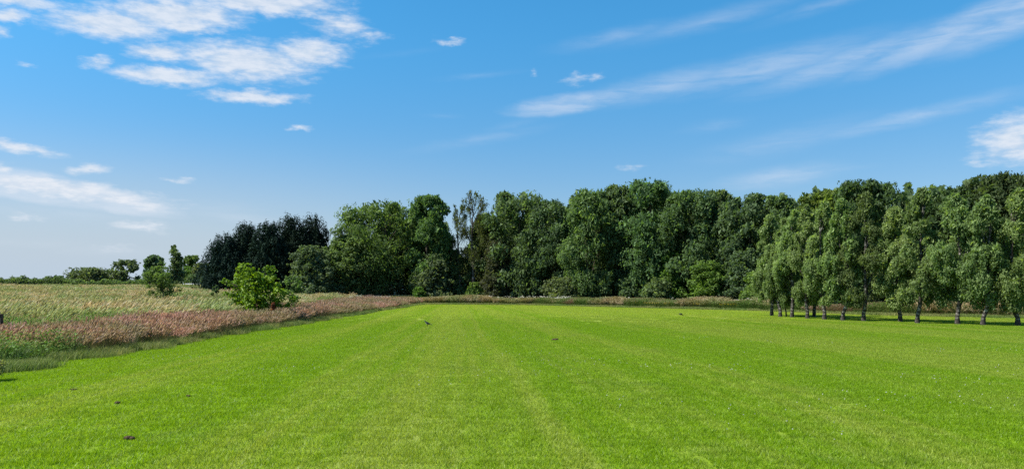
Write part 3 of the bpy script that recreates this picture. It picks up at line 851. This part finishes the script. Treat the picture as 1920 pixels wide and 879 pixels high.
# shrubs and small trees along the foot of the wood
SH = [ # px, top, hw, D, palette, leaves, label
    (738, 508, 34, 108, ((0.030, 0.050, 0.020), (0.09, 0.12, 0.05), (0.50, 0.50, 0.38), 0.10), 5000, 'dark elder bush dotted with pale flowers under the big domed tree'),
    (815, 476, 46, 106, G_GREY, 8000, 'round grey-green shrub below the gap of sky'),
    (786, 538, 15, 103, G_FRESH, 1500, 'small bright green shrub at the corner of the lawn'),
    (860, 470, 34, 108, G_MID, 5500, 'green shrub filling between the round grey shrub and the brown-leaved one'),
    (889, 530, 20, 101, G_FRESH, 2200, 'small fresh green bush left of the brown-leaved tree'),
    (935, 448, 42, 103, G_BROWN, 8000, 'brown-leaved small tree standing in front of the dark wood'),
    (1000, 500, 34, 104, G_DEEP, 4000, 'dark low tree right of the brown-leaved one'),
    (1058, 520, 44, 97, G_PALE, 5000, 'low spreading silvery willow scrub at the verge'),
    (1120, 512, 34, 97, G_MID, 4000, 'green bush right of the silvery scrub'),
    (1075, 452, 40, 102, G_MID, 6000, 'mid-height green tree behind the silvery scrub'),
    (1150, 460, 44, 99, G_MID, 6500, 'mid-height tree with hanging sprays below the highest crown'),
    (1180, 520, 34, 95, G_DEEP, 3500, 'dark bush in deep shade at the foot of the highest crown'),
    (1258, 468, 42, 92, G_FRESH, 7500, 'bright round green shrub at the centre right of the wood edge'),
    (1235, 520, 34, 90, G_MID, 4000, 'lower green shrub in front of the bright round one'),
    (1330, 490, 52, 88, G_FRESH, 8000, 'wide spreading fresh green shrub left of the birch row'),
    (1390, 470, 42, 86, G_GREY, 6500, 'grey-green shrub just left of the first birch'),
    (1420, 512, 36, 80, G_FRESH, 5000, 'light green low shrub beside the first birch trunk'),
    (1345, 430, 40, 93, G_MID, 6000, 'mid-height tree above the wide spreading shrub'),
    (1490, 470, 48, 84, G_DEEP, 6000, 'dark thicket behind the close group of birches'),
    (1570, 490, 52, 79, G_DEEP, 6000, 'dark thicket behind the middle birches'),
    (1650, 500, 54, 75, G_DEEP, 6000, 'dark thicket seen through the wide gap in the row'),
    (1740, 505, 54, 72, G_DEEP, 6000, 'dark thicket right of the tallest birch'),
    (1830, 500, 56, 70, G_DEEP, 6000, 'dark thicket behind the last two gaps of the row'),
    (1925, 495, 60, 67, G_MID, 6000, 'green thicket at the right edge behind the last birch'),
    (690, 512, 44, 108, G_DEEP, 4500, 'shaded low branches under the domed tree, left of the elder'),
]
for k, (px, top, hw, D, pal, lv, lab) in enumerate(SH):
    make_tree('shrub', lab, 'shrub', px, top, hw, D+(6 if px < 1300 else 3), 'dome', pal, 3000+k, 'shrubs and thickets at the foot of the wood', leaves=lv, leaf=0.26, clear=0.004, trunk=(top < 500), nl=22)

# deep mass of the wood behind the front trees
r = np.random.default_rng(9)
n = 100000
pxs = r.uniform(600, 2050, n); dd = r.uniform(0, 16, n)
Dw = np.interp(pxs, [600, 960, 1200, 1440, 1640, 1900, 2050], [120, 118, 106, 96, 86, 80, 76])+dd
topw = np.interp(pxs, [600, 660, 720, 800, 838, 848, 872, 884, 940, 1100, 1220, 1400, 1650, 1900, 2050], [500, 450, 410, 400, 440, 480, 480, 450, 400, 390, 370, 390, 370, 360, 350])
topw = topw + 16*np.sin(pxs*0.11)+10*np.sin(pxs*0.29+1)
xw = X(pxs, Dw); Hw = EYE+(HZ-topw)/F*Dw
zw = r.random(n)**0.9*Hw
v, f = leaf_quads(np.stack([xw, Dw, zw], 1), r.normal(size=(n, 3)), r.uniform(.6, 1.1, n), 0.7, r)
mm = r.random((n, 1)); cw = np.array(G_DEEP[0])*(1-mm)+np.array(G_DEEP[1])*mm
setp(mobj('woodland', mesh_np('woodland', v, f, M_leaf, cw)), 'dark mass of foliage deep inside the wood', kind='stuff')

# far left: hedge and trees beyond the meadow
def hedge(name, label, px0, px1, top, D, seed, pal, n):
    r = np.random.default_rng(seed)
    root = empty(name, (X((px0+px1)/2, D), D, float(ground_z(X((px0+px1)/2, D), D)))); setp(root, label, 'hedge')
    H = EYE+(HZ-top)/F*D-root.location.z
    L = X(px1, D)-X(px0, D)
    u = r.random(n); bump = 1+0.10*np.sin(u*L*0.9)+0.07*np.sin(u*L*2.3+2)+0.05*np.sin(u*L*5.1)
    th = r.uniform(0, math.pi, n); q = r.uniform(0.75, 1.02, n)
    pos = np.stack([(u-.5)*L, np.cos(th)*1.4*q, np.sin(th)**0.6*H*q*bump], 1)
    pos += r.normal(0, 0.10, (n, 3))
    low = r.random(n) < 0.4; pos[low, 2] = r.random(low.sum())*H*0.9
    pos[:, 2] = np.maximum(pos[:, 2], 0.1)
    v, f = leaf_quads(pos, r.normal(size=(n, 3))+np.array([0, 0, .4]), r.uniform(.25, .5, n), 0.6, r)
    m = r.random((n, 1)); c = np.array(pal[0])*(1-m)+np.array(pal[1])*m
    mobj('foliage', mesh_np('foliage', v, f, M_leaf, c), root)
    tb = Tubes()
    for k in range(int(L/3)):
        xk = -L/2+3*k+1; tb = Tubes(); tb.add([[xk, 0, -.1], [xk+r.normal(0, .1), 0, H*.5], [xk+r.normal(0, .3), 0, H*.85]], [.09, .06, .02], 5)
        mobj('stem', tb.mesh('stem', M_bark), root)
hedge('hedge', 'long dark clipped hedge closing off the meadow at the far left', -90, 130, 521, 172, 61, G_DEEP, 15000)
hedge('hedge', 'greener low hedge continuing right to the young tree in the meadow', 130, 285, 526, 170, 62, G_MID, 10000)
LT = [
    (110, 518, 12, 178, 'round', G_DEEP, 900, 'small dark bush rising from the left hedge'),
    (168, 503, 36, 182, 'round', G_DEEP, 5000, 'dark rounded tree rising behind the hedge, left of the airy one'),
    (206, 508, 26, 186, 'round', G_MID, 3000, 'flat-topped green tree between the dark rounded and the airy tree'),
    (234, 487, 27, 184, 'sparse', G_GREY, 2600, 'airy grey-green tree with sky showing through, at the end of the hedge'),
    (290, 479, 20, 150, 'tall', G_GREY, 4500, 'pointed grey-green tree behind the young meadow tree'),
    (358, 479, 20, 200, 'round', G_LIT, 3000, 'rounded green tree above the rugby crossbar'),
    (345, 500, 22, 195, 'round', G_FRESH, 2600, 'light green bush left of the rounded tree behind the goal'),
    (380, 494, 22, 192, 'round', G_PALE, 3200, 'pale grey-green tree against the dark conifers'),
    (312, 512, 34, 160, 'dome', G_MID, 4500, 'mid-green bushes filling between the pointed tree and the narrow one'),
    (398, 505, 22, 165, 'dome', G_PALE, 3200, 'pale bush touching the left foot of the dark conifers'),
    (366, 515, 34, 190, 'dome', G_DEEP, 3000, 'dark low bush under the goal crossbar'),
]
for k, (px, top, hw, D, kind, pal, lv, lab) in enumerate(LT):
    make_tree('broadleaf_tree', lab, 'tree', px, top, hw*(1.15 if k < 4 else 1.0), D, kind, pal, 4000+k, None, ls=(0.8 if kind == 'sparse' else 1.2), leaves=lv, leaf=0.42, clear=0.02, nl=30, fill=.2)
make_tree('poplar_tree', 'narrow dark tree with a broken bare-looking top behind the left goal post', 'tree', 330, 455, 17, 150, 'birch', G_GREY, 91, None,
          leaves=2600, leaf=0.3, clear=0.04, fill=.3, twig=0.9,
          lobes=[(321, 463, 4), (326, 474, 7), (334, 478, 6), (327, 489, 9), (337, 495, 8), (328, 504, 11), (333, 517, 12), (328, 529, 12), (335, 540, 12), (324, 468, 4), (340, 485, 4)])
# young trees in the meadow
make_tree('young_tree', 'young tree with flat layered leaves standing in the meadow', 'tree', 302, 489, 34, 62, 'round', ((0.05, 0.10, 0.025), (0.15, 0.23, 0.06)), 93, None,
          leaves=4600, leaf=0.13, clear=0.30, tr=0.05, fill=0, twig=0.7,
          lobes=[(302, 497, 7), (295, 507, 12), (312, 509, 10), (285, 520, 12), (320, 522, 12), (301, 524, 15), (278, 535, 9), (328, 536, 10), (302, 541, 16), (289, 551, 10), (318, 552, 10), (301, 560, 7), (272, 527, 6), (334, 545, 6)])
make_tree('bushy_tree', 'bright lime-green bush with large shiny leaves at the meadow edge', 'bush', 479, 495, 58, 45.5, 'dome', G_LIME, 94, None,
          leaves=7500, leaf=0.16, clear=0.01, mat=M_young, tr=0.06, fill=.25, twig=0.5, inner=1.1,
          lobes=[(460, 506, 13), (452, 520, 18), (495, 514, 15), (503, 538, 20), (476, 543, 26), (436, 537, 15), (430, 556, 12), (520, 550, 16), (531, 566, 15), (450, 560, 22),
                 (486, 570, 24), (512, 577, 17), (462, 495, 7), (500, 503, 7), (424, 530, 7), (478, 520, 14), (541, 560, 7), (436, 575, 12), (462, 586, 16), (500, 590, 18), (471, 507, 7)])
make_tree('young_tree', 'small thin sapling left of the lime-green bush', 'tree', 405, 535, 10, 47, 'sparse', G_PALE, 95, None,
          leaves=420, leaf=0.11, clear=0.25, nl=7, tr=0.02, fill=0)
make_tree('young_tree', 'leggy pale-leaved sapling just right of the lime-green bush', 'tree', 548, 518, 24, 49, 'sparse', ((0.06, 0.11, 0.03), (0.16, 0.24, 0.08)), 96, None,
          leaves=1100, leaf=0.13, clear=0.22, nl=10, tr=0.03, fill=0)
make_tree('weed_plant', 'brownish leafy weed at the left edge of the lawn', 'plant', 0, 676, 24, 16.6, 'dome', ((0.14, 0.15, 0.05), (0.38, 0.34, 0.17)), 97, None,
          leaves=900, leaf=0.045, clear=0.01, nl=12, tr=0.008, fill=.0, bx=-11.35, twig=1.5)
make_tree('red_plant', 'small reddish plant at the foot of the lime-green bush', 'plant', 512, 566, 7, 43, 'dome', ((0.10, 0.04, 0.03), (0.32, 0.09, 0.09)), 98, None,
          leaves=220, leaf=0.08, clear=0.01, nl=5, tr=0.012, fill=.2)

# ------------------------------------------------------------------ goal, post, birds, soil
gd = 186.0
gz = float(ground_z(X(365, gd), gd))
g = empty('rugby_goal', (X(364.5, gd), gd, gz)); setp(g, 'white rugby goal with tall posts and a crossbar beyond the meadow', 'goal')
def pole(name, a, b, rr, parent, mat, k=10):
    tb = Tubes(); tb.add([a, [(a[i]+b[i])/2 for i in range(3)], b], [rr]*3, k)
    return mobj(name, tb.mesh(name, mat), parent)
hb = 3.4-gz
for s_ in (-1, 1): pole('goal_post', (s_*2.8, 0, -.2), (s_*2.8, 0, 10.2-gz), 0.055, g, M_paint)
pole('crossbar', (-2.74, 0, hb), (2.74, 0, hb), 0.11, g, M_paint)

import bmesh
def box_mesh(name, sx, sy, sz, mat, bev=0.01):
    bm = bmesh.new(); bmesh.ops.create_cube(bm, size=1)
    for v_ in bm.verts: v_.co = Vector((v_.co.x*sx, v_.co.y*sy, (v_.co.z+.5)*sz))
    bmesh.ops.bevel(bm, geom=bm.edges[:], offset=bev, segments=2, affect='EDGES')
    me = bpy.data.meshes.new(name); bm.to_mesh(me); bm.free(); me.materials.append(mat); return me
pd = 24.0
pr_ = empty('wooden_post', (X(1.5, pd), pd, 0)); setp(pr_, 'dark weathered post standing in the meadow at the left edge', 'post')
mobj('post_shaft', box_mesh('post_shaft', .11, .11, 1.20, M_post), pr_)
cap = mobj('post_cap', box_mesh('post_cap', .13, .13, .035, M_post, .006), pr_); cap.location.z = 1.2

def bird(name, label, loc, rz, pitch, s, neck_up, white):
    root = empty(name, loc, rz); setp(root, label, 'bird'); root.scale = (s, s, s)
    # continuous body: rings along a curved spine, facing +X
    if neck_up: sp = [(-.15, .13, .012, .02), (-.12, .135, .035, .03), (-.06, .15, .058, .055), (0, .17, .066, .066), (.05, .195, .058, .062), (.085, .235, .040, .042), (.10, .268, .034, .036), (.118, .285, .034, .033), (.14, .287, .022, .02), (.152, .284, .01, .01)]
    else: sp = [(-.16, .15, .012, .02), (-.12, .15, .036, .03), (-.06, .15, .058, .05), (0, .148, .066, .06), (.05, .135, .058, .055), (.10, .105, .040, .04), (.125, .085, .034, .034), (.145, .07, .032, .03), (.16, .055, .02, .02), (.168, .047, .01, .01)]
    V = []; k = 14
    for (x_, z_, ry, rz_) in sp:
        for i_ in range(k):
            a_ = 2*math.pi*i_/k; V.append((x_, math.cos(a_)*ry, z_+math.sin(a_)*rz_))
    Fq = [(j*k+i_, j*k+(i_+1) % k, (j+1)*k+(i_+1) % k, (j+1)*k+i_) for j in range(len(sp)-1) for i_ in range(k)]
    me = bpy.data.meshes.new('body'); me.from_pydata(V, [], Fq+[tuple(range(k))[::-1], tuple((len(sp)-1)*k+i_ for i_ in range(k))]); me.materials.append(M_feather)
    me.polygons.foreach_set('use_smooth', [True]*len(me.polygons))
    mobj('body', me, root)
    if white:
        bl = [(c[0], c[1], c[2]) for c in [(-.05, .118, .05), (0, .128, .062), (.05, .155, .054), (.07, .185, .04)]]
        V = []
        for x_, z_, ry in bl:
            for i_ in range(9):
                a_ = math.pi*(1.08+0.84*i_/8); V.append((x_+.002, math.cos(a_)*ry*1.04, z_+.035+math.sin(a_)*.062))
        Fq = [(j*9+i_, j*9+i_+1, (j+1)*9+i_+1, (j+1)*9+i_) for j in range(3) for i_ in range(8)]
        me = bpy.data.meshes.new('belly'); me.from_pydata(V, [], Fq); me.materials.append(M_white_feather); mobj('belly', me, root)
    hx, hz = sp[-1][0], sp[-1][1]
    hdx, hdz = (.05, -.006) if neck_up else (.035, -.035)
    tb = Tubes(); tb.add([(hx-.012, 0, hz+.002), (hx+hdx*.5, 0, hz+hdz*.4), (hx+hdx, 0, hz+hdz)], [.013, .009, .001], 8); mobj('beak', tb.mesh('beak', M_beak), root)
    for s_ in (-1, 1):
        me = bpy.data.meshes.new('wing')
        wz = sp[3][1]
        me.from_pydata([(.06, s_*.062, wz+.03), (-.02, s_*.072, wz+.04), (-.13, s_*.04, wz-.005), (-.20, s_*.015, wz-.03), (-.09, s_*.062, wz-.03), (.03, s_*.07, wz-.02),
                        (-.02, s_*.05, wz+.03), (-.13, s_*.02, wz-.01)], [], [(0, 1, 4, 5), (1, 2, 4), (2, 3, 4), (0, 6, 1), (1, 6, 7, 2)])
        me.materials.append(M_feather); mobj('wing', me, root)
        tb = Tubes(); fx_ = .0
        tb.add([(fx_, s_*.03, sp[3][1]-.05), (fx_-.012, s_*.032, .06), (fx_, s_*.035, .004)], [.014, .006, .005], 6)
        for da in (-.5, 0, .5, math.pi): tb.add([(fx_, s_*.035, .006), (fx_+.02*math.cos(da), s_*.035+.02*math.sin(da), .005), (fx_+.036*math.cos(da), s_*.035+.036*math.sin(da), .002)], [.004, .003, .001], 4)
        mobj('leg', tb.mesh('leg', M_beak), root)
    me = bpy.data.meshes.new('tail'); z_ = sp[0][1]
    dn = -.035 if neck_up else -.0
    me.from_pydata([(-.10, -.028, z_+.012), (-.10, .028, z_+.012), (-.27, .034, z_+dn), (-.27, -.034, z_+dn), (-.10, -.028, z_-.004), (-.10, .028, z_-.004), (-.27, .034, z_+dn-.008), (-.27, -.034, z_+dn-.008)], [],
                   [(0, 1, 2, 3), (7, 6, 5, 4), (0, 3, 7, 4), (1, 5, 6, 2), (3, 2, 6, 7), (0, 4, 5, 1)])
    me.materials.append(M_feather); mobj('tail', me, root)
bd = depth(612.5)
bird('magpie', 'black and white bird standing upright on the lawn left of centre', (X(801, bd), bd, 0.02), math.radians(170), 0, 1.05, True, True)
bd = depth(592.5)
bird('crow', 'hunched black bird feeding on the lawn near the far verge', (X(1277, bd), bd, 0.02), math.radians(15), 0, 1.0, False, False)

def clod(px, py, w, lab, seed):
    D = depth(py); r = np.random.default_rng(seed)
    bm = bmesh.new()
    W_ = w/F*D
    for k in range(7):
        bmesh.ops.create_icosphere(bm, subdivisions=2, radius=W_*r.uniform(.16, .30))
        for v_ in bm.verts[-42:]:
            pass
        q = (r.uniform(-.42, .42)*W_, r.uniform(-.25, .25)*W_, W_*.06)
        bm.verts.ensure_lookup_table()
        for v_ in bm.verts[-42:]: v_.co += Vector(q)
    for v_ in bm.verts:
        v_.co += Vector(r.normal(0, W_*.022, 3)); v_.co.z = max(v_.co.z*0.8, -0.02)
    me = bpy.data.meshes.new('soil_clod'); bm.to_mesh(me); bm.free(); me.materials.append(M_soil)
    o = mobj('soil_clod', me); o.location = (X(px, D), D, 0.02); setp(o, lab, 'soil', 'small clods of dark soil on the lawn')
clod(243, 824, 20, 'largest clod of dark soil, nearest, low on the left of the lawn', 1)
clod(137, 732, 10, 'clod of soil farthest to the left on the lawn', 2)
clod(222, 757, 12, 'flat crumb of soil between the leftmost clod and the one to its right', 3)
clod(352, 744, 8, 'small dark clod right of the flat crumb of soil', 4)
clod(1041, 638, 11, 'dark clod of soil in the middle distance right of the upright bird', 5)
